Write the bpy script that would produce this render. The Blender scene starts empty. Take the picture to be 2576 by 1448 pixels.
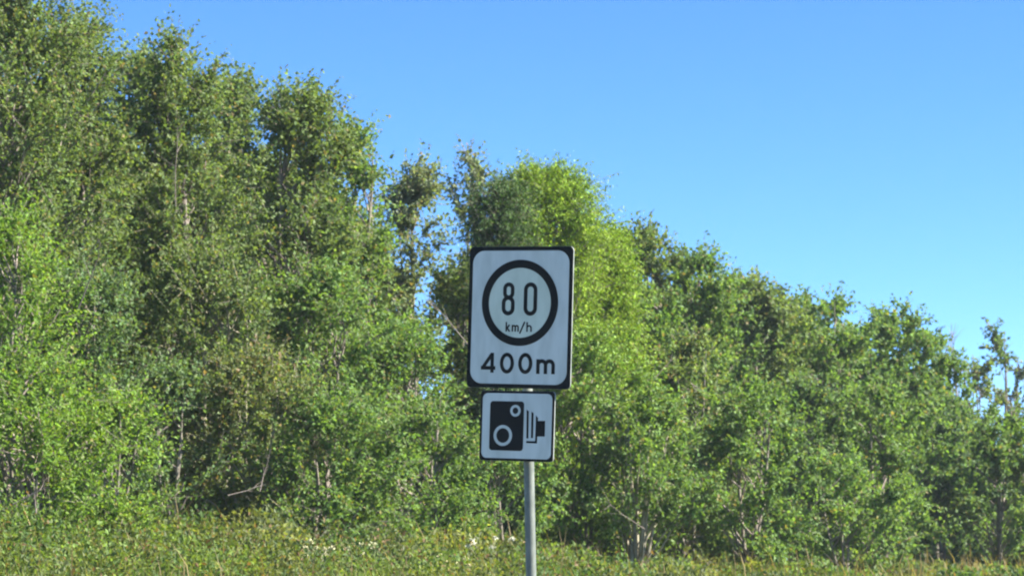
import bpy, bmesh, math, time
import numpy as np
from mathutils import Matrix, Vector
T0 = time.time()
sc = bpy.context.scene
C = sc.collection
R_ = math.radians

# ------------------------------------------------------------------ camera, sky, sun, exposure
FPX, PW, PH, HORIZON = 6365.0, 2575.0, 1448.0, 1470.0      # focal length in photo pixels, photo size, row of the horizon
EYE = 1.5
PITCH = math.atan((HORIZON - PH / 2) / FPX)
cam = bpy.data.cameras.new('camera')
cam.sensor_width = 36.0
cam.lens = FPX / PW * 36.0
cam.clip_start, cam.clip_end = 0.1, 6000
cam.dof.use_dof = True
cam.dof.focus_distance = 17.0
cam.dof.aperture_fstop = 7.0
camo = bpy.data.objects.new('camera', cam)
C.objects.link(camo)
camo.location = (0, 0, EYE)
camo.rotation_euler = (math.pi / 2 + PITCH, 0, 0)
sc.camera = camo

SUN_EL, SUN_TOWARDS_CAMERA = R_(42), R_(6)                # sun on the right, a little on the camera's side
to_sun = Vector((math.cos(SUN_EL) * math.cos(SUN_TOWARDS_CAMERA), -math.cos(SUN_EL) * math.sin(SUN_TOWARDS_CAMERA), math.sin(SUN_EL)))
w = bpy.data.worlds.new('World')
sc.world = w
w.use_nodes = True
nt = w.node_tree
nt.nodes.clear()
sky = nt.nodes.new('ShaderNodeTexSky')
sky.sky_type = 'NISHITA'
sky.sun_disc = False
sky.sun_elevation = SUN_EL
sky.sun_rotation = math.atan2(to_sun.x, to_sun.y)
sky.altitude = 50
sky.air_density = 0.42
sky.dust_density = 0.0
sky.ozone_density = 3.0
hs = nt.nodes.new('ShaderNodeHueSaturation')
hs.inputs['Saturation'].default_value = 1.19
bg = nt.nodes.new('ShaderNodeBackground')
bg.inputs['Strength'].default_value = 0.085
out = nt.nodes.new('ShaderNodeOutputWorld')
nt.links.new(sky.outputs[0], hs.inputs['Color'])
nt.links.new(hs.outputs[0], bg.inputs[0])
nt.links.new(bg.outputs[0], out.inputs[0])

sun = bpy.data.lights.new('sun', 'SUN')
sun.energy = 5.0
sun.angle = R_(0.53)
sun.color = (1.0, 0.94, 0.84)
suno = bpy.data.objects.new('sun', sun)
C.objects.link(suno)
suno.rotation_euler = to_sun.to_track_quat('Z', 'Y').to_euler()
suno.location = (30, -10, 40)

sc.view_settings.view_transform = 'Standard'
sc.view_settings.look = 'None'
sc.view_settings.exposure = 2.05
sc.view_settings.gamma = 1.0
sc.cycles.pixel_filter_type = 'BLACKMAN_HARRIS'
sc.cycles.filter_width = 2.1
sc.cycles.max_bounces = 12
sc.cycles.transmission_bounces = 6
sc.cycles.diffuse_bounces = 7

# ------------------------------------------------------------------ the lie of the land
YAW = R_(28)                                               # the road runs away 28 degrees to the right of the view
DV = np.array([math.sin(YAW), math.cos(YAW)])              # along the road
LV = np.array([-math.cos(YAW), math.sin(YAW)])             # to the left of the road

_PU = np.array([-3000, -60, -14, -7, 6.0, 8.6, 12.0, 16.0, 18.5, 22, 40, 120, 3000.])
_PZ = np.array([-1.0, -0.6, -0.35, 0, 0, 0.12, 0.90, 1.60, 1.82, 1.9, 2.0, 2.0, 1.5])

def bank_z(u):
    return np.interp(u, _PU, _PZ)

def uv_to_xy(u, s):
    u = np.asarray(u, float); s = np.asarray(s, float)
    return DV[0] * s + LV[0] * u, DV[1] * s + LV[1] * u

def spot(px, u):
    """photo column px, lateral distance u from the road line through the camera -> ground point and distance"""
    th = math.atan((px - PW / 2) / FPX)
    t = u / math.sin(YAW - th)
    return math.sin(th) * t, math.cos(th) * t, t

def height_at(py, y):
    """height of the photo row py over a point that lies y metres ahead"""
    k = (PH / 2 - py) / FPX
    a = math.atan(k) + PITCH
    return EYE + y * math.tan(a)

# ------------------------------------------------------------------ helpers
def tag(o, label=None, cat=None, group=None, kind=None):
    if label: o['label'] = label
    if cat: o['category'] = cat
    if group: o['group'] = group
    if kind: o['kind'] = kind
    return o

def link(name, me, mat=None, parent=None):
    o = bpy.data.objects.new(name, me)
    C.objects.link(o)
    if mat is not None: me.materials.append(mat)
    if parent is not None: o.parent = parent
    return o

def empty(name, loc):
    o = bpy.data.objects.new(name, None)
    C.objects.link(o)
    o.location = loc
    o.empty_display_size = 0.2
    return o

def tri_mesh(name, V, F, col=None, smooth=False):
    V = np.ascontiguousarray(V, np.float32); F = np.ascontiguousarray(F, np.int32)
    me = bpy.data.meshes.new(name)
    me.vertices.add(len(V)); me.vertices.foreach_set('co', V.ravel())
    me.loops.add(F.size); me.loops.foreach_set('vertex_index', F.ravel())
    me.polygons.add(len(F)); me.polygons.foreach_set('loop_start', np.arange(0, F.size, 3, dtype=np.int32))
    me.polygons.foreach_set('use_smooth', np.full(len(F), smooth))
    if col is not None:
        a = me.attributes.new('tint', 'FLOAT_COLOR', 'POINT')
        c4 = np.ones((len(V), 4), np.float32); c4[:, :3] = col
        a.data.foreach_set('color', c4.ravel())
    me.update(calc_edges=True)
    return me

def frame_of(d):
    d = d / np.maximum(np.linalg.norm(d, axis=-1, keepdims=True), 1e-9)
    ref = np.where(np.abs(d[..., 2:3]) > 0.9, np.array([1., 0, 0]), np.array([0, 0, 1.]))
    a = np.cross(d, ref); a /= np.maximum(np.linalg.norm(a, axis=-1, keepdims=True), 1e-9)
    return d, a, np.cross(d, a)

class Tubes:
    def __init__(s): s.V, s.F, s.n = [], [], 0
    def add(s, pts, rad, k=5):
        pts = np.asarray(pts, float); n = len(pts)
        tan = np.gradient(pts, axis=0)
        _, a, b = frame_of(tan)
        ang = np.arange(k) / k * 2 * math.pi
        ring = a[:, None] * np.cos(ang)[None, :, None] + b[:, None] * np.sin(ang)[None, :, None]
        v = pts[:, None] + ring * np.asarray(rad)[:, None, None]
        i = np.arange(n - 1)[:, None] * k; j = np.arange(k)[None]; j2 = (j + 1) % k
        q = np.stack([i + j, i + j2, i + k + j2, i + k + j], -1).reshape(-1, 4)
        s.V.append(v.reshape(-1, 3)); s.F.append(np.concatenate([q[:, [0, 1, 2]], q[:, [0, 2, 3]]]) + s.n); s.n += n * k
    def sticks(s, p0, p1, r0, r1):
        """many straight three-sided twigs at once"""
        n = len(p0)
        if not n: return
        _, a, b = frame_of(p1 - p0)
        ang = np.arange(3) / 3 * 2 * math.pi
        ring = a[:, None] * np.cos(ang)[None, :, None] + b[:, None] * np.sin(ang)[None, :, None]
        v = np.concatenate([p0[:, None] + ring * np.reshape(r0, (-1, 1, 1)), p1[:, None] + ring * np.reshape(r1, (-1, 1, 1))], 1)
        base = np.arange(n)[:, None, None] * 6
        f = np.array([[0, 1, 4], [0, 4, 3], [1, 2, 5], [1, 5, 4], [2, 0, 3], [2, 3, 5]])
        s.V.append(v.reshape(-1, 3)); s.F.append((base + f).reshape(-1, 3) + s.n); s.n += n * 6
    def mesh(s, name): return tri_mesh(name, np.concatenate(s.V), np.concatenate(s.F), smooth=True)

# ------------------------------------------------------------------ materials
def new_mat(name):
    m = bpy.data.materials.new(name); m.use_nodes = True
    n = m.node_tree.nodes; p = n['Principled BSDF']
    return m, m.node_tree, n, p

def leaf_mat(name, rough=0.6, trans=0.45, spec=0.28):
    m, t, n, p = new_mat(name)
    at = n.new('ShaderNodeAttribute'); at.attribute_name = 'tint'
    t.links.new(at.outputs['Color'], p.inputs['Base Color'])
    p.inputs['Roughness'].default_value = rough
    p.inputs['Specular IOR Level'].default_value = spec
    tr = n.new('ShaderNodeBsdfTranslucent')
    mul = n.new('ShaderNodeMix'); mul.data_type = 'RGBA'; mul.blend_type = 'MULTIPLY'; mul.inputs[0].default_value = 1
    mul.inputs[7].default_value = (1.55, 1.5, 0.6, 1)
    t.links.new(at.outputs['Color'], mul.inputs[6]); t.links.new(mul.outputs[2], tr.inputs['Color'])
    mx = n.new('ShaderNodeMixShader'); mx.inputs[0].default_value = trans
    t.links.new(p.outputs[0], mx.inputs[1]); t.links.new(tr.outputs[0], mx.inputs[2])
    t.links.new(mx.outputs[0], n['Material Output'].inputs['Surface'])
    return m

def noisy_mat(name, c1, c2, scale, rough=0.9, bump=0.0, detail=6, metal=0.0, stretch=(1, 1, 1), lo=0.35, hi=0.65):
    m, t, n, p = new_mat(name)
    tc = n.new('ShaderNodeTexCoord'); mp = n.new('ShaderNodeMapping'); mp.inputs['Scale'].default_value = stretch
    nz = n.new('ShaderNodeTexNoise'); nz.inputs['Scale'].default_value = scale; nz.inputs['Detail'].default_value = detail
    cr = n.new('ShaderNodeValToRGB')
    cr.color_ramp.elements[0].color = (*c1, 1); cr.color_ramp.elements[1].color = (*c2, 1)
    cr.color_ramp.elements[0].position = lo; cr.color_ramp.elements[1].position = hi
    t.links.new(tc.outputs['Object'], mp.inputs[0]); t.links.new(mp.outputs[0], nz.inputs['Vector'])
    t.links.new(nz.outputs[0], cr.inputs[0]); t.links.new(cr.outputs[0], p.inputs['Base Color'])
    p.inputs['Roughness'].default_value = rough; p.inputs['Metallic'].default_value = metal
    if bump:
        b = n.new('ShaderNodeBump'); b.inputs['Strength'].default_value = bump; b.inputs['Distance'].default_value = 0.02
        t.links.new(nz.outputs[0], b.inputs['Height']); t.links.new(b.outputs[0], p.inputs['Normal'])
    return m

M_LEAF = leaf_mat('leaf')
M_FINE = leaf_mat('fine_leaf', 0.6, 0.24, 0.22)
M_GRASS = leaf_mat('grass_blade', 0.6, 0.4, 0.22)
M_BARK = noisy_mat('bark', (0.10, 0.085, 0.06), (0.22, 0.20, 0.16), 9, 0.9, 0.5)
M_PALE = noisy_mat('pale_bark', (0.15, 0.135, 0.09), (0.30, 0.275, 0.19), 7, 0.85, 0.4)
M_TWIG = noisy_mat('grey_twig', (0.13, 0.105, 0.085), (0.26, 0.22, 0.185), 5, 0.9)
M_SOIL = noisy_mat('bank_soil', (0.035, 0.045, 0.015), (0.09, 0.085, 0.035), 1.4, 0.95, 0.6)
M_ROAD = noisy_mat('asphalt', (0.04, 0.04, 0.042), (0.065, 0.063, 0.06), 60, 0.9, 0.4)
M_PAINT = noisy_mat('road_paint', (0.55, 0.42, 0.08), (0.65, 0.5, 0.1), 30, 0.7)
M_STEEL = noisy_mat('galvanised_steel', (0.11, 0.125, 0.105), (0.21, 0.23, 0.195), 14, 0.55, 0.05, metal=0.25, stretch=(1, 1, .4))
M_ALU = noisy_mat('aluminium_tray', (0.20, 0.22, 0.19), (0.32, 0.34, 0.30), 10, 0.5, metal=0.3)
M_BLACK = noisy_mat('black_film', (0.006, 0.007, 0.007), (0.010, 0.012, 0.012), 6, 0.75)
M_BLACK.node_tree.nodes['Principled BSDF'].inputs['Specular IOR Level'].default_value = 0.2
M_WHITE = noisy_mat('white_reflective_film', (0.45, 0.50, 0.47), (0.59, 0.64, 0.61), 3.0, 0.42, detail=10, stretch=(3.5, 1, 1), lo=.28, hi=.62)
M_DISC = noisy_mat('white_film_green_reflection', (0.46, 0.53, 0.44), (0.59, 0.66, 0.56), 3.4, 0.42, detail=10, stretch=(3, 1, 1), lo=.28, hi=.62)  # same white film, with a greenish reflection put into its colour

# ------------------------------------------------------------------ ground and road
def sheet(name, us, ss, zf, mat, kind='structure', zoff=0.0):
    U, S = np.meshgrid(us, ss, indexing='ij')
    x, y = uv_to_xy(U, S)
    V = np.stack([x, y, zf(U, S) + zoff], -1).reshape(-1, 3)
    n, m = len(us), len(ss)
    i = np.arange(n - 1)[:, None] * m; j = np.arange(m - 1)[None]
    q = np.stack([i + j, i + j + 1, i + m + j + 1, i + m + j], -1).reshape(-1, 4)
    F = np.concatenate([q[:, [0, 2, 1]], q[:, [0, 3, 2]]])
    return tag(link(name, tri_mesh(name, V, F, smooth=True), mat), kind=kind)

def ground_z(U, S):
    z = bank_z(U)
    bump = 0.10 * np.sin(S * 0.45 + U * 0.8) + 0.07 * np.sin(S * 1.1 - U * 0.5 + 1.0) + 0.05 * np.sin(S * 0.23 + 2)
    z = z - 0.16 * np.clip((S - 27) / 14, 0, 1) * np.clip((U - 11) / 4, 0, 1)
    return z + bump * np.clip((U - 8.5) / 4, 0, 1) * np.clip((60 - U) / 20, 0, 1)
us = np.unique(np.concatenate([[-3000, -600, -150, -60, -30, -14], np.arange(-8, 30.1, 0.5), [34, 40, 55, 80, 120, 300, 900, 3000]]))
ss = np.unique(np.concatenate([[-3000, -600, -150, -60], np.arange(-30, 120.1, 1.0), [140, 200, 400, 1200, 3000]]))
sheet('ground', us, ss, ground_z, M_SOIL, zoff=-0.02)
flat = lambda U, S: np.zeros_like(U)
sheet('road', np.linspace(-5.2, 5.4, 8), np.linspace(-60, 300, 60), flat, M_ROAD, zoff=0.012)
for uu in (-4.6, 4.2):
    sheet('road_edge_line', np.array([uu, uu + 0.15]), np.linspace(-60, 300, 40), flat, M_PAINT, zoff=0.018)

# ------------------------------------------------------------------ the sign
def rounded_rect(wd, ht, r, n=8):
    pts = []
    for cx, cy, a0 in ((wd/2-r, ht/2-r, 0), (-wd/2+r, ht/2-r, 90), (-wd/2+r, -ht/2+r, 180), (wd/2-r, -ht/2+r, 270)):
        for k in range(n + 1):
            a = R_(a0 + 90 * k / n); pts.append((cx + r * math.cos(a), cy + r * math.sin(a)))
    return pts

def add_slab(bm, outline, z0, z1, hole=None):
    """flat piece standing from z0 to z1 (z towards the reader), with an optional hole of equal point count"""
    n = len(outline)
    lo = [bm.verts.new((x, y, z0)) for x, y in outline]; hi = [bm.verts.new((x, y, z1)) for x, y in outline]
    for i in range(n):
        j = (i + 1) % n; bm.faces.new((lo[i], lo[j], hi[j], hi[i]))
    if hole is None:
        bm.faces.new(hi); bm.faces.new(lo[::-1])
    else:
        hl = [bm.verts.new((x, y, z0)) for x, y in hole]; hh = [bm.verts.new((x, y, z1)) for x, y in hole]
        for i in range(n):
            j = (i + 1) % n
            bm.faces.new((hi[i], hi[j], hh[j], hh[i])); bm.faces.new((hl[i], hh[i], hh[j], hl[j])[::-1]); bm.faces.new((lo[j], lo[i], hl[i], hl[j]))

def piece(name, mat, parent, build):
    bm = bmesh.new(); build(bm)
    bmesh.ops.recalc_face_normals(bm, faces=bm.faces)
    me = bpy.data.meshes.new(name); bm.to_mesh(me); bm.free()
    return link(name, me, mat, parent)

def circle(cx, cy, r, n=64, ry=None):
    return [(cx + r * math.cos(2 * math.pi * k / n), cy + (ry or r) * math.sin(2 * math.pi * k / n)) for k in range(n)]

def stroke(bm, pts, wd, z0, z1, closed=False):
    P = [Vector(p) for p in pts]; n = len(P); L, Rr = [], []
    for i in range(n):
        a = P[i - 1] if (closed or i > 0) else None
        b = P[(i + 1) % n] if (closed or i < n - 1) else None
        d1 = (P[i] - a).normalized() if a is not None else None
        d2 = (b - P[i]).normalized() if b is not None else None
        d1 = d1 or d2; d2 = d2 or d1
        n1 = Vector((-d1.y, d1.x)); n2 = Vector((-d2.y, d2.x))
        m = (n1 + n2).normalized(); s = wd / 2 / max(0.35, m.dot(n1))
        L.append(P[i] + m * s); Rr.append(P[i] - m * s)
    if closed:
        add_slab(bm, [tuple(v) for v in L], z0, z1, hole=[tuple(v) for v in Rr])
    else:
        add_slab(bm, [tuple(v) for v in L] + [tuple(v) for v in Rr[::-1]], z0, z1)

def stadium(cx, cy, wd, ht, wide_n=14):
    r = min(wd, ht) / 2; pts = []
    for k in range(wide_n + 1):
        a = math.pi * k / wide_n; pts.append((cx + r * math.cos(a), cy + ht / 2 - r + r * math.sin(a)))
    for k in range(wide_n + 1):
        a = math.pi + math.pi * k / wide_n; pts.append((cx + r * math.cos(a), cy - ht / 2 + r + r * math.sin(a)))
    return pts

def arc(cx, cy, rx, ry, a0, a1, n=10):
    return [(cx + rx * math.cos(R_(a0 + (a1 - a0) * k / n)), cy + ry * math.sin(R_(a0 + (a1 - a0) * k / n))) for k in range(n + 1)]

def plate_matrix(x, z, roll, tilt):
    r = Vector((math.cos(YAW), -math.sin(YAW), 0)); n = Vector((-math.sin(YAW), -math.cos(YAW), 0)); u = Vector((0, 0, 1))
    u2 = u * math.cos(tilt) + n * math.sin(tilt)
    r2 = r * math.cos(roll) - u2 * math.sin(roll); u3 = u2 * math.cos(roll) + r * math.sin(roll)
    n3 = r2.cross(u3)
    m = Matrix((r2, u3, n3)).transposed().to_4x4(); m.translation = Vector((x, 16.0, z))
    return m

SB = Vector((0.150, 16.09, 0.0))                            # foot of the post
ST = Vector((0.082, 16.075, 3.60))                          # its top, leaning a little to the left
sign = empty('speed_camera_sign', SB)
tag(sign, 'speed camera warning sign with two white plates on a grey steel post', 'road sign')
post_t = Tubes(); pr = 0.033
pp = [Vector((0, 0, -0.25)), Vector((0, 0, 0)), (ST - SB) * 0.3, (ST - SB) * 0.65, ST - SB]
post_t.add([tuple(p) for p in pp], [pr] * 5, 28)
post = link('post', post_t.mesh('post'), M_STEEL, sign)
capt = Tubes(); e = ST - SB
capt.add([(e.x, e.y, e.z - 0.02), (e.x, e.y, e.z + 0.012), (e.x, e.y, e.z + 0.02), (e.x, e.y, e.z + 0.021)], [pr + .003, pr + .003, pr * .7, 0.001], 28)
link('post_cap', capt.mesh('post_cap'), M_BLACK, post)

def make_plate(name, wd, ht, brd, r_out, r_in, mat4, label):
    o = piece(name, M_ALU, sign, lambda bm: add_slab(bm, rounded_rect(wd, ht, r_out), -0.013, -0.003))
    o.matrix_local = Matrix.Translation(-SB) @ mat4
    o['label'] = label
    piece('border', M_BLACK, o, lambda bm: add_slab(bm, rounded_rect(wd - 0.002, ht - 0.002, r_out), -0.0032, -0.001))
    piece('face', M_WHITE, o, lambda bm: add_slab(bm, rounded_rect(wd - 2 * brd, ht - 2 * brd, r_in), -0.0012, 0.0))
    inv = mat4.inverted()
    for zz in ((0.28, -0.28) if ht > 0.6 else (0.13, -0.13)):
        piece('mounting_rail', M_ALU, o, lambda bm: add_slab(bm, [(-wd*.44, zz-.02), (wd*.44, zz-.02), (wd*.44, zz+.02), (-wd*.44, zz+.02)], -0.047, -0.0131))
        wz = (mat4 @ Vector((0, zz, 0))).z                  # post centre at that height
        f = (wz - SB.z) / (ST.z - SB.z); c = inv @ (SB + (ST - SB) * f)
        def clampb(bm):
            add_slab(bm, circle(c.x, c.z, pr + 0.005, 24), zz - 0.018, zz + 0.018, hole=circle(c.x, c.z, pr + 0.0005, 24))
            for v in bm.verts: v.co = (v.co.x, v.co.z, v.co.y)
        cl = piece('clamp', M_STEEL, o, clampb)
    return o

m1 = plate_matrix(0.047, 3.188, R_(3.25), R_(2.9))
big = make_plate('speed_limit_plate', 0.745, 0.901, 0.0265, 0.03, 0.082, m1, 'large white plate reading 80 km/h 400m with black border')
piece('disc', M_DISC, big, lambda bm: add_slab(bm, circle(0, 0.092, 0.224, 72), -0.0002, 0.0008))
piece('ring', M_BLACK, big, lambda bm: add_slab(bm, circle(0, 0.092, 0.274, 96), -0.0002, 0.0014, hole=circle(0, 0.092, 0.2225, 96)))
SW = 0.0265
def eight(bm):
    stroke(bm, stadium(-0.0805, 0.1675, 0.082 - SW, 0.109 - SW), SW * .97, 0.0007, 0.0019, True)
    stroke(bm, stadium(-0.0825, 0.0740, 0.093 - SW, 0.126 - SW), SW, 0.0007, 0.0017, True)
piece('digit', M_BLACK, big, eight)
piece('digit', M_BLACK, big, lambda bm: stroke(bm, stadium(0.0765, 0.116, 0.0965 - SW, 0.212 - SW), SW, 0.0007, 0.0018, True))
def kmh(bm):
    b, xh, asc, sw, q = -0.0914, 0.043, 0.061, 0.0105, [0.0016]
    def st(p):
        q[0] += 0.00008; stroke(bm, p, sw, 0.0007, q[0])
    st([(-.0920, b), (-.0920, b + asc)]); st([(-.0900, b + .018), (-.0690, b + xh)]); st([(-.0850, b + .022), (-.0675, b)])
    x0, x1, x2 = -.0475, -.0270, -.0065
    st([(x0, b), (x0, b + xh)])
    st([(x0, b + xh - .012)] + arc((x0 + x1) / 2, b + xh - .0160, .01025, .0107, 150, 0) + [(x1, b)])
    st([(x1, b + xh - .012)] + arc((x1 + x2) / 2, b + xh - .0160, .01025, .0107, 150, 0) + [(x2, b)])
    st([(.005, b - .012), (.040, b + asc + .002)])
    h0, h1 = .0575, .0865
    st([(h0, b), (h0, b + asc)])
    st([(h0, b + xh - .014)] + arc((h0 + h1) / 2, b + xh - .0190, .0145, .0137, 150, 0) + [(h1, b)])
piece('unit_lettering', M_BLACK, big, kmh)
def dist(bm):
    b, hh, sw, q = -0.3545, 0.127, 0.0242, [0.0008]
    def st(p, closed=False, wd=sw):
        q[0] += 0.0001; stroke(bm, p, wd, -0.0002, q[0], closed)
    st([(-.1880, b), (-.1880, b + hh)])
    st([(-.2560, b + .0310), (-.1905, b + hh - .008)], wd=.023)
    st([(-.2690, b + .0300), (-.1640, b + .0300)], wd=.0235)
    for cx in (-.081, .051):
        st(arc(cx, b + hh / 2 - .001, .0505 - sw / 2, hh / 2 + .003 - sw / 2, 0, 350, 35), True)
    x0, x1, x2, xh = .1420, .1960, .2500, .0905
    st([(x0, b - .002), (x0, b + xh)])
    st([(x0, b + xh - .026)] + arc((x0 + x1) / 2, b + xh - .0375, .0270, .0265, 150, 0) + [(x1, b - .002)])
    st([(x1, b + xh - .026)] + arc((x1 + x2) / 2, b + xh - .0375, .0270, .0265, 150, 0) + [(x2, b - .002)])
piece('distance_lettering', M_BLACK, big, dist)

m2 = plate_matrix(0.029, 2.498, R_(2.85), R_(1.75))
small = make_plate('camera_plate', 0.530, 0.444, 0.0165, 0.022, 0.036, m2, 'smaller white plate with a black camera symbol')
def c2(px, py):
    dx, dy = px - 715, py - 709
    a = b = 0.0
    for _ in range(6):
        a = (dx - 35 * b) / 1255; b = -(dy - 27.5 * a) / 1192
    return (a * 0.53, b * 0.444)
p0, p1 = c2(245, 1120), c2(845, 295)
bw, bh = p1[0] - p0[0], p1[1] - p0[1]; bc = ((p0[0] + p1[0]) / 2, (p0[1] + p1[1]) / 2)
piece('camera_body', M_BLACK, small, lambda bm: add_slab(bm, [(x + bc[0], y + bc[1]) for x, y in rounded_rect(bw, bh, 0.021)], -0.0002, 0.0009))
for (px, py, ro, ri) in ((697, 450, .0370, .0205), (482, 870, .0660, .0465)):
    cx, cy = c2(px, py)
    piece('lens_ring', M_WHITE, small, lambda bm: add_slab(bm, circle(cx, cy, ro, 48), 0.0008, 0.0016, hole=circle(cx, cy, ri, 48)))
bars = [[(887, 432), (922, 460), (914, 918), (880, 918)], [(968, 465), (1003, 493), (992, 912), (958, 912)],
        [(1042, 530), (1078, 572), (1074, 622), (1197, 622), (1190, 886), (1064, 886), (1058, 1004), (878, 996), (880, 962), (1022, 965), (1028, 955)]]
for b_ in bars[:2]: piece('bellows_bar', M_BLACK, small, lambda bm: add_slab(bm, [c2(*p) for p in b_], -0.0002, 0.0009))
piece('lens_block', M_BLACK, small, lambda bm: add_slab(bm, [c2(*p) for p in bars[2]], -0.0002, 0.0009))

# ------------------------------------------------------------------ plants
def leaves_mesh(name, P, D, N, L, Wd, col):
    """folded two-triangle leaves: P base points, D directions, N normals"""
    D = D / np.maximum(np.linalg.norm(D, axis=1, keepdims=True), 1e-9)
    S = np.cross(D, N); S /= np.maximum(np.linalg.norm(S, axis=1, keepdims=True), 1e-9)
    Nn = np.cross(S, D)
    L = L[:, None]; Wd = Wd[:, None]
    mid = P + D * L * 0.46 + Nn * Wd * 0.16
    V = np.stack([P, mid + S * Wd / 2, P + D * L - Nn * L * 0.06, mid - S * Wd / 2], 1).reshape(-1, 3)
    k = np.arange(len(P))[:, None] * 4
    F = np.concatenate([k + np.array([[0, 1, 2]]), k + np.array([[0, 2, 3]])])
    return tri_mesh(name, V, F, np.repeat(col, 4, axis=0))

def unit(v): return v / np.maximum(np.linalg.norm(v, axis=-1, keepdims=True), 1e-9)

PAL = {   # two ends of the leaf colour of each kind of plant, and of the odd dry leaf
    'mid':    ((0.075, 0.125, 0.030), (0.130, 0.190, 0.045), (0.19, 0.15, 0.05)),
    'olive':  ((0.072, 0.106, 0.030), (0.132, 0.168, 0.048), (0.20, 0.15, 0.06)),
    'yellow': ((0.085, 0.145, 0.020), (0.150, 0.218, 0.030), (0.22, 0.19, 0.05)),
    'fresh':  ((0.074, 0.126, 0.030), (0.130, 0.192, 0.045), (0.20, 0.17, 0.05)),
    'blue':   ((0.062, 0.108, 0.036), (0.112, 0.158, 0.056), (0.15, 0.13, 0.06)),
    'brown':  ((0.080, 0.105, 0.032), (0.140, 0.155, 0.052), (0.19, 0.13, 0.06)),
    'bright': ((0.080, 0.145, 0.012), (0.235, 0.300, 0.018), (0.22, 0.21, 0.04)),
    'dark':   ((0.030, 0.062, 0.016), (0.070, 0.110, 0.026), (0.09, 0.08, 0.04)),  # leaf colour carrying the shade on the bright tree's left flank
    'grey':   ((0.095, 0.120, 0.055), (0.150, 0.170, 0.085), (0.20, 0.15, 0.09)),
}

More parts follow.
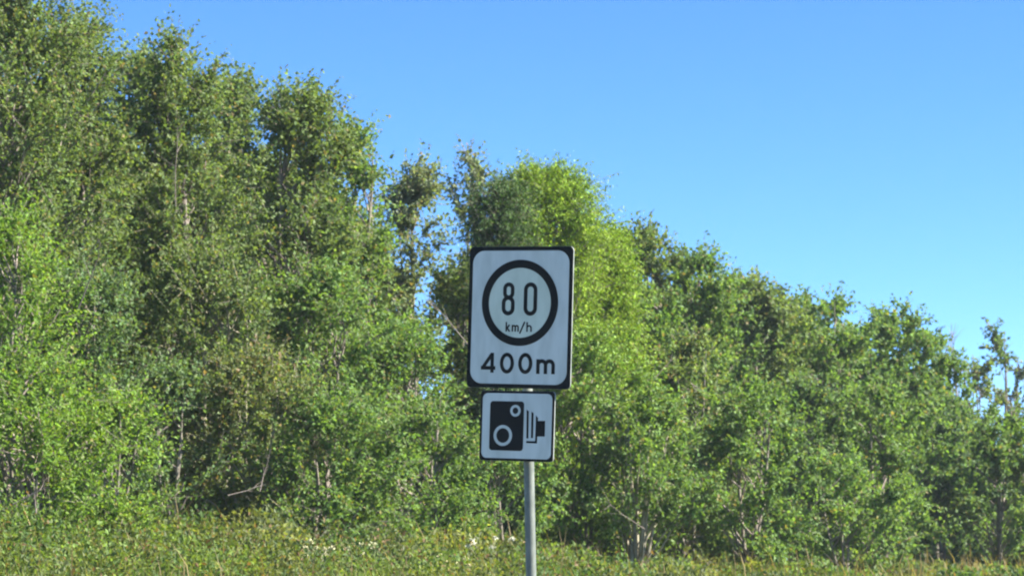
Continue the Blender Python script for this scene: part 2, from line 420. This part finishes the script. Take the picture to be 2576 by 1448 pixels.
def plant(name, label, cat, group, px, top, hw, u, pal='mid', cov=3.0, clear=0.10, stems=3, seed=0, droop=0.15, twig=0.42,
          fine=False, leaf=1.0, ratio=0.68, pale=False, shape='round', bare=0.0, lean=0.0, dry=0.04, limb_up=0.35, lumps=0.15, hw2=None):
    rng = np.random.default_rng(1000 + seed)
    x, y, t = spot(px, u)
    s = x * DV[0] + y * DV[1]
    gz = float(ground_z(np.array([u]), np.array([s]))[0]) - 0.06
    H = height_at(top, y) - gz
    Rr = hw * t / FPX * 1.4
    px1024 = t / (FPX * 1024 / PW)                           # metres per picture pixel there
    ll = max(0.045, 4.1 * px1024) * leaf                      # leaf length
    lw = ll * ratio
    area_px = 2 * Rr * H * 0.82 / px1024 ** 2
    leaf_px = (ll / px1024) * (lw / px1024) * 0.5 * 0.55
    NL = int(cov * 0.60 * area_px / leaf_px)
    m = 14
    ntw = max(20, NL // m); nlimb = max(8, ntw // (12 if fine else 19))
    root = empty(name, (x, y, gz))
    tag(root, label, cat, group)
    wood = Tubes()
    # main stems
    st_pts = []
    for i in range(stems):
        a = rng.uniform(0, 6.28); spread = Rr * (0.45 if stems > 1 else 0.08)
        tipf = rng.uniform(0.72, 0.95) if i else 0.97
        tip = np.array([math.cos(a) * spread * rng.uniform(.3, 1) + lean * H, math.sin(a) * spread * rng.uniform(.3, 1), H * tipf])
        b0 = np.array([math.cos(a), math.sin(a), 0]) * (0.02 + 0.012 * stems) * rng.uniform(.3, 1)
        q = np.linspace(0, 1, 9)[:, None]
        pts = b0 + (tip - b0) * q + np.array([1, 1, 0]) * np.cumsum(rng.normal(0, 0.018 * H / 3, (9, 3)), 0) * q
        pts[:, :2] += (tip[:2] - b0[:2]) * (np.sin(q * math.pi) * 0.12)
        r0 = (0.010 * H + 0.012) * (1.0 if stems < 3 else 0.75) * rng.uniform(.8, 1.15)
        rad = r0 * (1 - q[:, 0]) ** 0.8 + 0.006
        pts[0, 2] -= 0.1
        wood.add(pts, rad, 7)
        st_pts.append(pts)
    stem_mesh = wood.mesh('trunk')
    tr = link('trunk', stem_mesh, M_PALE if pale else M_BARK, root)
    # limbs that fill an uneven envelope
    limb = Tubes()
    ph = rng.uniform(0, 6.28, 5)
    def env(h, a):
        if shape == 'round':  f = np.sqrt(np.clip(1 - np.clip((h - 0.42) / 0.58, 0, 1) ** 3.2, 0, 1)) * np.clip(0.62 + h * 0.9, 0, 1)
        elif shape == 'tall': f = np.clip((1 - h) * 2.2, 0, 1) ** 0.62 * np.clip(0.72 + h * 0.55, 0, 1)
        elif shape == 'cone': f = np.clip((1 - h) * 1.12, 0, 1) ** 0.85 * 1.0
        else:                 f = np.sqrt(np.clip(1 - h ** 2.2, 0, 1))
        return f * (1 + lumps * np.sin(2 * a + ph[0] + 4 * h) + lumps * 0.8 * np.sin(3 * a + ph[1] - 9 * h) + lumps * .5 * np.sin(5 * a + ph[2] + 15 * h))
    hh = clear + (1 - clear) * rng.uniform(0, 1, nlimb) ** 0.92
    ntop = max(4, nlimb // 8); hh[:ntop] = rng.uniform(0.86, 1.0, ntop)
    aa = rng.uniform(0, 6.283, nlimb)
    away = (np.sin(aa) > 0.25) & (rng.uniform(0, 1, nlimb) < 0.55)   # the road side of the row gets the light and most of the leaves
    aa[away] = -aa[away]
    rr = Rr * env(hh, aa) * np.sqrt(rng.uniform(0.10, 1.0, nlimb))
    tip = np.stack([np.cos(aa) * rr + lean * H * hh, np.sin(aa) * rr, hh * H], 1)
    k = rng.integers(0, stems, nlimb)
    T0_, T1_, tl = [], [], []
    for i in range(nlimb):
        sp = st_pts[k[i]]
        hz = max(0.04 * H, tip[i, 2] - (rr[i] * rng.uniform(.5, 1.2) + 0.06 * H))
        f = np.clip(np.interp(hz, sp[:, 2], np.arange(9)), 0, 8); f0 = min(int(f), 7)
        b0 = sp[f0] + (sp[f0 + 1] - sp[f0]) * (f - f0)
        q = np.linspace(0, 1, 5)[:, None]
        pts = b0 + (tip[i] - b0) * q
        Ln = np.linalg.norm(tip[i] - b0)
        pts[:, 2:] += np.sin(q * math.pi) * Ln * rng.uniform(-.02, .14)
        pts[1:] += rng.normal(0, 0.03 * Ln, (4, 3))
        r0 = 0.006 + 0.008 * Ln
        limb.add(pts, r0 * (1 - q[:, 0] * 0.8), 4)
        nt_ = ntw // nlimb
        g = rng.uniform(0.36, 1, nt_) ** 0.8 * 3.999; gi = g.astype(int)
        tb = pts[gi] + (pts[gi + 1] - pts[gi]) * (g - gi)[:, None]
        ld = unit(pts[gi + 1] - pts[gi])
        od = tb.copy(); od[:, 2] = 0; od = unit(od)
        d = unit(ld * 0.55 + od * 0.35 + np.array([0, 0, limb_up]) + rng.normal(0, 0.55, (nt_, 3)))
        tlen = twig * rng.uniform(.45, 1.35, nt_) * (1.15 if hh[i] > .8 else 1)
        T0_.append(tb); T1_.append(tb + d * tlen[:, None] - np.array([0, 0, droop]) * (tlen ** 2)[:, None]); tl.append(np.full(nt_, i))
    T0_, T1_, tl = np.concatenate(T0_), np.concatenate(T1_), np.concatenate(tl)
    sel = rng.uniform(0, 1, len(T0_)) < (0.4 if bare < .3 else 1.0)
    tr_ = 0.0042 * max(1, t / 45)
    limb.sticks(T0_[sel], T1_[sel], np.full(sel.sum(), tr_), np.full(sel.sum(), tr_ * .45))
    bo = link('branches', limb.mesh('branches'), M_PALE if pale else M_TWIG, root)
    if bare > .3 or cov > 3.5: bo['kind'] = 'stuff'                       # twigs too fine to pick apart
    # leaves along the twigs
    keep = rng.uniform(0, 1, len(T0_)) >= bare
    a0, a1, al = T0_[keep], T1_[keep], tl[keep]
    nt_ = len(a0)
    if nt_:
        q = (np.arange(m)[None] + rng.uniform(0, 1, (nt_, m))) / m * 1.08
        td = unit(a1 - a0)
        P = a0[:, None] + (a1 - a0)[:, None] * q[..., None] + rng.normal(0, 0.16 * ll, (nt_, m, 3))
        D = td[:, None] * 0.45 + rng.normal(0, 0.62, (nt_, m, 3)) + np.array([0, 0, -droop * 1.2])
        N = rng.normal(0, 0.75, (nt_, m, 3)) + np.array([0.12, -0.12, 0.55])
        P, D, N = P.reshape(-1, 3), D.reshape(-1, 3), N.reshape(-1, 3)
        n = len(P)
        c0, c1, cd = (np.array(c) * np.array([1.12, 1.22, 1.30]) for c in PAL[pal])
        lj = np.clip(rng.normal(0.5, 0.24, nlimb), 0, 1)     # each limb has its own shade of leaf
        mixv = np.clip(np.repeat(lj[al], m) * 0.6 + rng.uniform(0, 1, n) * 0.4, 0, 1)[:, None]
        col = c0 + (c1 - c0) * mixv
        col = col * np.exp(rng.normal(0, 0.22, (n, 1))) * np.exp(rng.normal(0, 0.05, (n, 3)))
        dm = rng.uniform(0, 1, n) < dry
        col[dm] = cd * rng.uniform(.7, 1.15, (dm.sum(), 1))
        sz = rng.uniform(.55, 1.4, n)
        link('crown', leaves_mesh('crown', P, D, N, ll * sz, lw * sz * rng.uniform(.8, 1.2, n), col), M_FINE if fine else M_LEAF, root)
        plant.leaves += n
    return root
plant.leaves = 0

TG, SG = 'trees along the top of the bank', 'shrubs along the foot of the trees'
def tree(label, px, top, hw, u, **k): return plant(k.pop('name', 'tree'), label, 'tree', TG, px, top, hw, u, **k)
def shrub(label, px, top, hw, u, **k): return plant(k.pop('name', 'shrub'), label, 'shrub', SG, px, top, hw, u, **k)

# tall trees, left to right
tree('tallest olive green tree, cut off by the top left corner', 25, -40, 215, 22.0, pal='olive', shape='round', seed=1, stems=3, clear=.28, cov=2.9)
tree('green tree on the shoulder right of the tallest corner tree', 205, 60, 105, 22.6, pal='olive', shape='round', seed=2, stems=2, clear=.28, cov=2.9)
tree('tall tree with a twin-pointed top, second peak from the left', 440, 112, 135, 22.0, pal='olive', shape='round', seed=3, stems=3, clear=.28, cov=2.9)
tree('broad round-headed tree, third peak from the left', 735, 228, 160, 21.8, pal='olive', shape='round', seed=4, stems=3, clear=.28, cov=2.9)
tree('narrow tree on the right shoulder of the third peak', 880, 330, 85, 22.4, pal='mid', shape='round', seed=5, stems=2, cov=2.8)
tree('thin-leaved grey olive tree with sky showing through, left of the wispy tree', 1040, 420, 72, 24.5, pal='grey', shape='round', seed=6, stems=3, cov=3.8, pale=True)
tree('wispy nearly bare grey tree just left of the bright green tree', 1178, 385, 45, 26.0, pal='grey', shape='round', seed=7, stems=4, cov=3.2, bare=0.35)
tree('dense bright green tree with feathery foliage behind the sign', 1375, 428, 162, 21.2, pal='bright', fine=True, shape='round', seed=8, stems=1, cov=5.2, leaf=0.85, ratio=0.4, twig=0.5, droop=.5, lumps=.16, dry=.01, name='feathery_tree')
tree('dark green feathery tree added as the shaded left side of the bright one', 1255, 475, 58, 20.4, pal='dark', fine=True, shape='round', seed=25, stems=1, cov=5.0, leaf=0.85, ratio=0.42, twig=.45, droop=.5, lumps=.2, dry=.03, name='feathery_tree')  # added tree; its dark leaves stand for the bright crown's self-shadow
tree('bright yellow green feathery tree sloping down right of the large plate', 1530, 600, 120, 20.6, pal='bright', fine=True, shape='cone', seed=9, stems=1, cov=4.8, leaf=0.9, ratio=0.42, twig=.5, droop=.6, lumps=.2, dry=.02, name='feathery_tree')
tree('dull green tree peeking out just right of the bright feathery trees', 1610, 572, 105, 24.0, pal='olive', shape='round', seed=10, stems=2, cov=2.8)
tree('rounded green tree right of the bright feathery trees, below the open sky', 1760, 648, 135, 23.0, pal='mid', shape='round', seed=11, cov=3.0)
tree('rounded tree in the middle of the right-hand skyline', 1925, 712, 130, 23.0, pal='olive', shape='round', seed=12)
tree('wide low tree with small sprigs on its top, right-hand skyline', 2085, 748, 145, 22.8, pal='mid', shape='round', seed=13)
tree('fresh green tree with knobbly sprigs at the end of the dense skyline', 2245, 772, 118, 22.6, pal='fresh', shape='round', seed=14, cov=3.4)
tree('small green tree stepping down beside the bare twigs on the right', 2340, 862, 85, 22.0, pal='fresh', shape='round', seed=15, cov=3.4)
tree('bare upright twigs sticking up between the dense skyline and the sapling', 2395, 842, 45, 24.0, pal='grey', shape='tall', seed=16, stems=5, cov=1.0, bare=.93, limb_up=1.2)
tree('bare grey twiggy tree between the upright twigs and the sapling', 2450, 900, 62, 24.0, pal='olive', shape='round', seed=24, stems=5, cov=1.9, bare=.6, limb_up=.8)
tree('thin sapling with few leaves standing against the sky, right edge', 2500, 815, 62, 24.5, pal='blue', shape='tall', seed=17, stems=2, cov=.75, bare=.45)
tree('bare grey bush of criss-cross twigs at the right edge', 2560, 930, 75, 23.5, pal='grey', shape='round', seed=18, stems=6, cov=1.9, bare=.72, limb_up=.8)

tree('dull green tree filling the dip between the corner tree and the second peak', 325, 150, 110, 25.0, pal='olive', shape='round', seed=20, stems=2, cov=2.6)
tree('dull green tree filling the dip between the second and third peaks', 595, 215, 110, 25.0, pal='olive', shape='round', seed=21, stems=2, cov=2.6)
tree('dull tree in the dip right of the rounded skyline tree', 1845, 715, 90, 26.0, pal='blue', shape='round', seed=22, stems=2, cov=2.6)
tree('dull tree in the dip left of the wide low skyline tree', 2010, 760, 90, 26.0, pal='olive', shape='round', seed=23, stems=2, cov=2.6)

# shrubs and low trees in front
shrub('big yellow green shrub filling the left edge at mid height', 20, 560, 150, 20.2, pal='yellow', seed=30, cov=2.6)
shrub('yellow green shrub at the left edge above the grass', 70, 905, 190, 18.8, pal='yellow', seed=31, cov=2.6)
shrub('bright yellow green shrub beside the dark blue-green hollow', 285, 1030, 120, 18.4, pal='yellow', seed=32, cov=2.8)
shrub('dark green shrub above the yellow green shrubs on the left', 215, 700, 130, 20.4, pal='blue', seed=33, cov=2.2)
shrub('shrub in the hollow on the left, leaves coloured dark blue-green for shade', 425, 930, 90, 20.2, pal='blue', seed=34, cov=2.4, clear=.05)  # shade of the hollow put into the leaf colour
shrub('brownish shrub with bare twigs at its foot, right of the dark hollow', 630, 905, 135, 19.6, pal='brown', seed=35, cov=2.2, pale=True, dry=.12)
shrub('olive shrub of upright stems below the twin-pointed tree', 520, 640, 150, 20.6, pal='olive', seed=36, cov=2.6, pale=True)
shrub('leafy mid green shrub below the third peak', 800, 690, 160, 20.2, pal='mid', seed=37, cov=2.8)
shrub('fresh green shrub at the middle left, foot hidden by grass', 830, 1010, 150, 18.6, pal='fresh', seed=38, cov=2.8)
shrub('yellow green shrub in the gap left of the large plate', 1010, 830, 125, 19.8, pal='fresh', seed=39, cov=2.8)
shrub('low fresh green shrub just left of the camera plate', 1065, 1050, 150, 18.2, pal='fresh', seed=40, cov=3.0)
shrub('dull shrub half hidden behind the left edge of the large plate', 1150, 700, 95, 21.5, pal='olive', seed=41, cov=2.4)
shrub('low shrub directly behind the post', 1275, 1100, 120, 18.6, pal='fresh', seed=42, cov=2.6)
shrub('bright shrub under the feathery trees, right of the camera plate', 1480, 850, 135, 19.4, pal='yellow', seed=43, cov=2.6, fine=True)
shrub('round mid green shrub with pale upright stems at its foot', 1600, 1000, 145, 18.4, pal='mid', seed=44, cov=2.6, clear=.30, stems=8, pale=True)
shrub('olive shrub with brown leaves below the rounded skyline tree', 1730, 860, 150, 20.0, pal='olive', seed=45, cov=2.6, dry=.09)
shrub('tall fresh green shrub left of the dark cleft on the right', 1880, 985, 150, 18.4, pal='fresh', seed=46, cov=2.9)
shrub('dark shrub in the cleft between the two large right-hand shrubs', 2030, 950, 90, 20.0, pal='blue', seed=47, cov=2.2)
shrub('broad mid green shrub right of the dark cleft', 2190, 985, 160, 18.8, pal='mid', seed=48, cov=2.9)
shrub('low fresh shrub at the foot of the broad right-hand shrub', 2120, 1160, 140, 18.0, pal='fresh', seed=49, cov=2.6)
shrub('shaded shrub in the second cleft near the right edge', 2370, 1010, 90, 19.6, pal='blue', seed=50, cov=3.2)
shrub('green shrub at the right edge below the bare bush', 2500, 1045, 130, 18.6, pal='mid', seed=51, cov=3.4)
shrub('olive shrub filling the bottom right corner', 2590, 1130, 110, 18.0, pal='olive', seed=52, cov=2.6)

# height of the thicket along the road, for its row 26 m from the road line; lower where the sky shows beside the wispy tree
TH_S, TH_Z = [20, 36, 41, 43, 44.5, 47, 48.5, 50, 58, 72, 77, 82, 95, 120], [9.7, 9.7, 9.2, 8.2, 4.8, 4.8, 7.5, 8.8, 8.9, 8.5, 7.9, 6.0, 5.0, 4.5]
def thicket_top(u, s):
    return 1.5 + (np.interp(s * 26 / u, TH_S, TH_Z) - 1.5) * u / 26

# thicket behind the front trees, one mass of leafy twigs on thin stems
def thicket():
    rng = np.random.default_rng(77)
    nc, k = 2500, 18
    u = rng.uniform(25, 31, nc); f = rng.uniform(1.05, 3.7, nc); s = u * f
    x, y = uv_to_xy(u, s); t = np.hypot(x, y)
    topz = thicket_top(u, s)
    topz = topz * (0.86 + 0.09 * np.sin(s * 1.7 + u) + 0.07 * np.sin(s * 0.9 - 2 * u))
    z = 1.9 + (topz - 1.9) * rng.uniform(0, 1, nc) ** .8
    Cn = np.stack([x, y, z], 1)
    d = unit(rng.normal(0, .6, (nc, 3)) + [0, 0, .5]) * rng.uniform(.3, .7, (nc, 1))
    q = rng.uniform(0, 1, (nc, k, 1))
    P = (Cn[:, None] + d[:, None] * q + rng.normal(0, .10, (nc, k, 3))).reshape(-1, 3); n = len(P)
    ll = np.repeat(0.0034 * t, k) * rng.uniform(.7, 1.3, n)
    lo, hi = np.array([.075, .11, .03]), np.array([.15, .18, .045])
    c = lo + (hi - lo) * np.clip(np.repeat(rng.uniform(0, 1, (nc, 1)), k, 0) * .6 + rng.uniform(0, .4, (n, 1)), 0, 1)
    o = link('thicket', leaves_mesh('thicket', P, rng.normal(0, 1, (n, 3)), rng.normal(0, .8, (n, 3)) + [0, 0, .5], ll * 1.25, ll * .75, c), M_LEAF)
    tag(o, 'tangled green thicket seen through the gaps between the trees', 'thicket', kind='stuff')
    st = Tubes(); st.sticks(Cn - d * .3, Cn + d, np.full(nc, .006), np.full(nc, .003))
    sel = rng.choice(nc, 500, replace=False)
    foot = Cn[sel].copy(); foot[:, 2] = 1.7; foot[:, :2] += rng.normal(0, .3, (500, 2))
    st.sticks(foot, Cn[sel], np.full(500, .022), np.full(500, .007))
    tag(link('stems', st.mesh('stems'), M_TWIG, o), kind='stuff')
    kinds = []
    for i, (pal, cv) in enumerate((('olive', 3.6), ('mid', 3.6))):
        b = plant('thicket_bush', '', '', None, 700 + 900 * i, 330 + 420 * i, 200, 25.5, pal=pal, cov=cv, clear=.12, seed=60 + i, stems=4, shape='dome', lumps=.1, leaf=1.15)
        hgt = height_at(330 + 420 * i, b.location.y) - b.location.z
        kinds.append((list(b.children), hgt)); plant_root = b
        for ch in kinds[-1][0]: ch.parent = o; ch['kind'] = 'stuff'; ch.location = b.location
        bpy.data.objects.remove(b)
    spots = []
    for u_ in (24.2, 27.5):
        s_ = 1.08 * u_
        while s_ < 3.75 * u_:
            spots.append((u_ + rng.uniform(-.5, .5), s_))
            s_ += 1.75 + s_ * .012
    first = True
    for i, (u_, s_) in enumerate(spots):
        src, hgt = kinds[0 if s_ < 50 else 1]
        x_, y_ = uv_to_xy(u_, s_); top_ = float(thicket_top(u_, s_)) * rng.uniform(.90, 1.0)
        gz_ = float(ground_z(np.array([u_]), np.array([s_]))[0]) - .05
        sz = (top_ - gz_) / hgt; rz = rng.uniform(-.8, .8)
        for ch in src:
            c = ch.copy(); C.objects.link(c); c.parent = o
            c.location = (float(x_), float(y_), gz_); c.rotation_euler = (0, 0, rz); w_ = rng.uniform(.85, 1.1)
            c.scale = (w_, w_, sz)
    for src, _ in kinds:
        for ch in src: bpy.data.objects.remove(ch)
thicket()

# ------------------------------------------------------------------ grass and ground cover of the bank
def bank_points(rng, n, u0, u1, a=0.85, b=4.3, wpow=1.0):
    u = u0 + (u1 - u0) * rng.uniform(0, 1, n) ** wpow
    s = u * rng.uniform(a, b, n)
    x, y = uv_to_xy(u, s)
    return u, s, x, y, ground_z(u, s) - 0.03

def grass():
    rng = np.random.default_rng(5)
    n = 56000
    u, s, x, y, z = bank_points(rng, n, 10.5, 20.0, wpow=.75)
    cl = 0.5 + 0.5 * np.sin(s * 0.9 + 1.3 * np.sin(u * .7)) * np.sin(u * 1.1 + s * .27)
    h = (0.13 + 0.30 * cl * np.clip(1.35 - (s - 18) / 28, .35, 1)) * rng.uniform(.5, 1.35, n)
    stalk = rng.uniform(0, 1, n) < .035; h[stalk] = rng.uniform(.35, .75, stalk.sum())
    t = np.hypot(x, y); wd = 0.0052 * np.maximum(1, t / 26) * rng.uniform(.7, 1.4, n)
    a = rng.uniform(0, 6.283, n); bend = h * rng.uniform(.1, .75, n)
    dx, dy = np.cos(a), np.sin(a); sx, sy = -dy * wd, dx * wd
    o = np.zeros(n)
    b0 = np.stack([x - sx, y - sy, z], 1); b1 = np.stack([x + sx, y + sy, z], 1)
    mx, my, mz = x + dx * bend * .3, y + dy * bend * .3, z + h * .6
    c0 = np.stack([mx - sx * .8, my - sy * .8, mz], 1); c1 = np.stack([mx + sx * .8, my + sy * .8, mz], 1)
    tp = np.stack([x + dx * bend, y + dy * bend, z + h], 1)
    V = np.stack([b0, b1, c0, c1, tp], 1).reshape(-1, 3)
    k = np.arange(n)[:, None] * 5
    F = np.concatenate([k + np.array([[0, 1, 3]]), k + np.array([[0, 3, 2]]), k + np.array([[2, 3, 4]])])
    far = np.clip((s - 34) / 14, 0, 1)[:, None]              # the sward turns drier and yellower along the road
    patch = (0.5 + 0.5 * np.sin(s * .35 + u * .9))[:, None]
    g0 = np.array([.078, .130, .028]); g1 = np.array([.155, .175, .034])
    col = g0 + (g1 - g0) * np.clip(far * .75 + patch * .35 + rng.normal(0, .15, (n, 1)), 0, 1)
    st = rng.uniform(0, 1, n) < .16
    col[st] = np.array([.27, .23, .11]) * rng.uniform(.7, 1.1, (st.sum(), 1))
    col[stalk] = np.array([.24, .19, .09]) * rng.uniform(.6, 1.1, (stalk.sum(), 1))
    col *= np.exp(rng.normal(0, .14, (n, 1)))
    tag(link('grass', tri_mesh('grass', V, F, np.repeat(col, 5, axis=0)), M_GRASS), 'long rough yellow green grass covering the roadside bank', 'grass', kind='stuff')
grass()

def undergrowth():
    rng = np.random.default_rng(9)
    nm = 1300                                                 # bramble and herb mounds
    u, s, x, y, z = bank_points(rng, nm, 13.5, 20.5, a=.95, b=3.9)
    keep = (np.sin(s * .8 + 2 * np.sin(u)) + rng.normal(0, .5, nm) > np.where(s < 34, -1.3, -.45)) & (rng.uniform(0, 1, nm) < np.clip(1.15 - (s - 22) / 26, .30, 1))
    u, s, x, y, z = u[keep], s[keep], x[keep], y[keep], z[keep]; nm = len(u)
    r = rng.uniform(.2, .5, nm) + .3 * rng.uniform(0, 1, nm) ** 3; hgt = rng.uniform(.10, .34, nm) + rng.uniform(0, .55, nm) ** 2 + .58 * np.clip(1 - (s - 17) / 13, 0, 1) * np.clip((u - 14) / 2, 0, 1) * rng.uniform(.2, 1, nm)
    k = (50 + 110 * r ** 2 / .1).astype(int)
    idx = np.repeat(np.arange(nm), k); n = len(idx)
    d = unit(rng.normal(0, 1, (n, 3))); d[:, 2] = np.abs(d[:, 2])
    q = rng.uniform(.55, 1.1, (n, 1))
    P = np.stack([x[idx], y[idx], z[idx]], 1) + d * q * np.stack([r[idx], r[idx], hgt[idx]], 1)
    t = np.hypot(x, y)[idx]; ll = np.maximum(.05, .0021 * t) * rng.uniform(.7, 1.35, n)
    pal = np.array([[.065, .115, .030], [.09, .14, .034], [.11, .16, .032], [.080, .10, .038], [.13, .15, .036]])
    col = (pal[rng.integers(0, 5, nm)] * np.exp(rng.normal(0, .22, (nm, 1))))[idx] * np.exp(rng.normal(0, .18, (n, 1)))
    br = rng.uniform(0, 1, n) < .05; col[br] = (.17, .11, .05)
    D = d * .6 + rng.normal(0, .6, (n, 3)); N = rng.normal(0, .6, (n, 3)) + [0, 0, .7] + d * .4
    tag(link('undergrowth', leaves_mesh('undergrowth', P, D, N, ll, ll * .65, col), M_LEAF), 'low brambles and leafy weeds mixed into the bank grass', 'undergrowth', kind='stuff')
    plant.leaves += n
undergrowth()

# pale flowering weeds
def weed(label, px, u, h, heads, seed, colr):
    rng = np.random.default_rng(seed)
    x, y, t = spot(px, u); s = x * DV[0] + y * DV[1]
    z = float(ground_z(np.array([u]), np.array([s]))[0]) - .04
    root = empty('flowering_weed', (x, y, z)); tag(root, label, 'weed', 'pale flowering weeds on the bank')
    st = Tubes()
    m, tt, n, p = new_mat('pale_flower'); p.inputs['Base Color'].default_value = (*colr, 1); p.inputs['Roughness'].default_value = .8
    me = None; P, D, L = [], [], []
    for i in range(heads):
        tip = np.array([rng.normal(0, .16), rng.normal(0, .16), h * rng.uniform(.7, 1.1)])
        q = np.linspace(0, 1, 5)[:, None]; pts = tip * q; pts[:, :2] *= q
        st.add(pts, .007 * (1 - .6 * q[:, 0]), 5)
        k = 64; d = unit(rng.normal(0, 1, (k, 3))); d[:, 2] *= .45
        hp = tip + d * rng.uniform(.003, .042, (k, 1))
        N = rng.normal(0, .4, (k, 3)) + [0, 0, 1.]
        ll = rng.uniform(.015, .030, k)
        link('flower_head', leaves_mesh('flower_head', hp, unit(rng.normal(0, 1, (k, 3))), N, ll, ll * .8, np.tile(colr, (k, 1))), m, root)
    link('stem', st.mesh('stem'), M_PALE, root)
weed('tuft of creamy flower heads in the grass, left of the post', 805, 15.3, .50, 7, 1, (.52, .50, .30))
weed('small creamy flower tuft just right of the leftmost one', 905, 15.4, .50, 6, 2, (.50, .50, .30))
weed('white flower heads close to the left side of the post', 1225, 15.8, .50, 6, 3, (.60, .60, .46))
weed('pale yellowish flower tuft below the low shrub left of the post', 1130, 15.2, .48, 5, 4, (.50, .46, .24))

# bare branches lying and leaning at the foot of the shrubs
def dead_branch(label, px, py, u, ang, length, seed, r0=.011):
    rng = np.random.default_rng(seed)
    x, y, t = spot(px, u); z = height_at(py, y)
    root = empty('dead_branch', (x, y, z)); tag(root, label, 'branch', 'dead branches at the foot of the shrubs')
    q = np.linspace(0, 1, 7)[:, None]
    d = np.array([math.cos(ang), rng.uniform(-.3, .3), math.sin(ang)])
    pts = d * q * length + np.cumsum(rng.normal(0, .02 * length, (7, 3)), 0) * q
    main = Tubes(); main.add(pts, r0 * (1 - .75 * q[:, 0]), 7)
    st = link('stem', main.mesh('stem'), M_TWIG, root)
    for j in range(4):
        k = rng.integers(2, 6); b = pts[k]; dd = unit(d + rng.normal(0, .6, 3)) * length * rng.uniform(.2, .45)
        tb = Tubes(); qq = np.linspace(0, 1, 4)[:, None]; tb.add(b + dd * qq + rng.normal(0, .015, (4, 3)) * qq, r0 * .4 * (1 - .7 * qq[:, 0]), 5)
        link('twig', tb.mesh('twig'), M_TWIG, root)
dead_branch('pale dead branch slanting up from the left edge above the grass', 5, 1285, 17.4, R_(32), .55, 1)
dead_branch('pale broken stick standing upright near the left edge', 95, 1290, 17.6, R_(97), .35, 2)
dead_branch('pale leaning branch beside the dark hole near the left edge', 190, 775, 19.2, R_(62), .8, 3)
dead_branch('nearly level bare branch below the brownish shrub', 575, 1245, 17.9, R_(14), .5, 4, .009)
dead_branch('forked upright bare branch in front of the brownish shrub', 655, 1235, 18.0, R_(78), .5, 5, .009)
dead_branch('pale slanting branch under the shrub with upright stems', 1620, 1330, 17.6, R_(150), .9, 6)
dead_branch('slanting pale stem behind the left edge of the large plate', 1180, 870, 20.2, R_(130), 1.1, 7)
dead_branch('thin pale upright stem high in the twin-pointed tree', 433, 520, 20.8, R_(88), 1.1, 8, .009)
dead_branch('short pale slanting stem on the olive shrub at the right', 1640, 960, 18.6, R_(50), .6, 9, .009)
# ------------------------------------------------------------------ thin haze volume over everything, added to imitate glare and lift shadows
hb = bmesh.new(); bmesh.ops.create_cube(hb, size=1.0)
hm = bpy.data.meshes.new('veil'); hb.to_mesh(hm); hb.free()
hz = link('veil', hm); hz.scale = (9400, 9400, 20.0); hz.location = (0, 0, 7.5)
m_h = bpy.data.materials.new('veil_air'); m_h.use_nodes = True
hn = m_h.node_tree.nodes; hn.clear()
ho = hn.new('ShaderNodeOutputMaterial'); hv = hn.new('ShaderNodeVolumePrincipled')
hv.inputs['Color'].default_value = (0.78, 0.90, 1.0, 1); hv.inputs['Density'].default_value = 0.00030; hv.inputs['Anisotropy'].default_value = 0.0
m_h.node_tree.links.new(hv.outputs[0], ho.inputs['Volume'])
hm.materials.append(m_h)
tag(hz, 'thin pale haze added over the whole bank to lift its shadows', 'veil', kind='stuff')
print('leaves', plant.leaves, 'tris', sum(len(m.polygons) for m in bpy.data.meshes), 'time', round(time.time() - T0, 1))
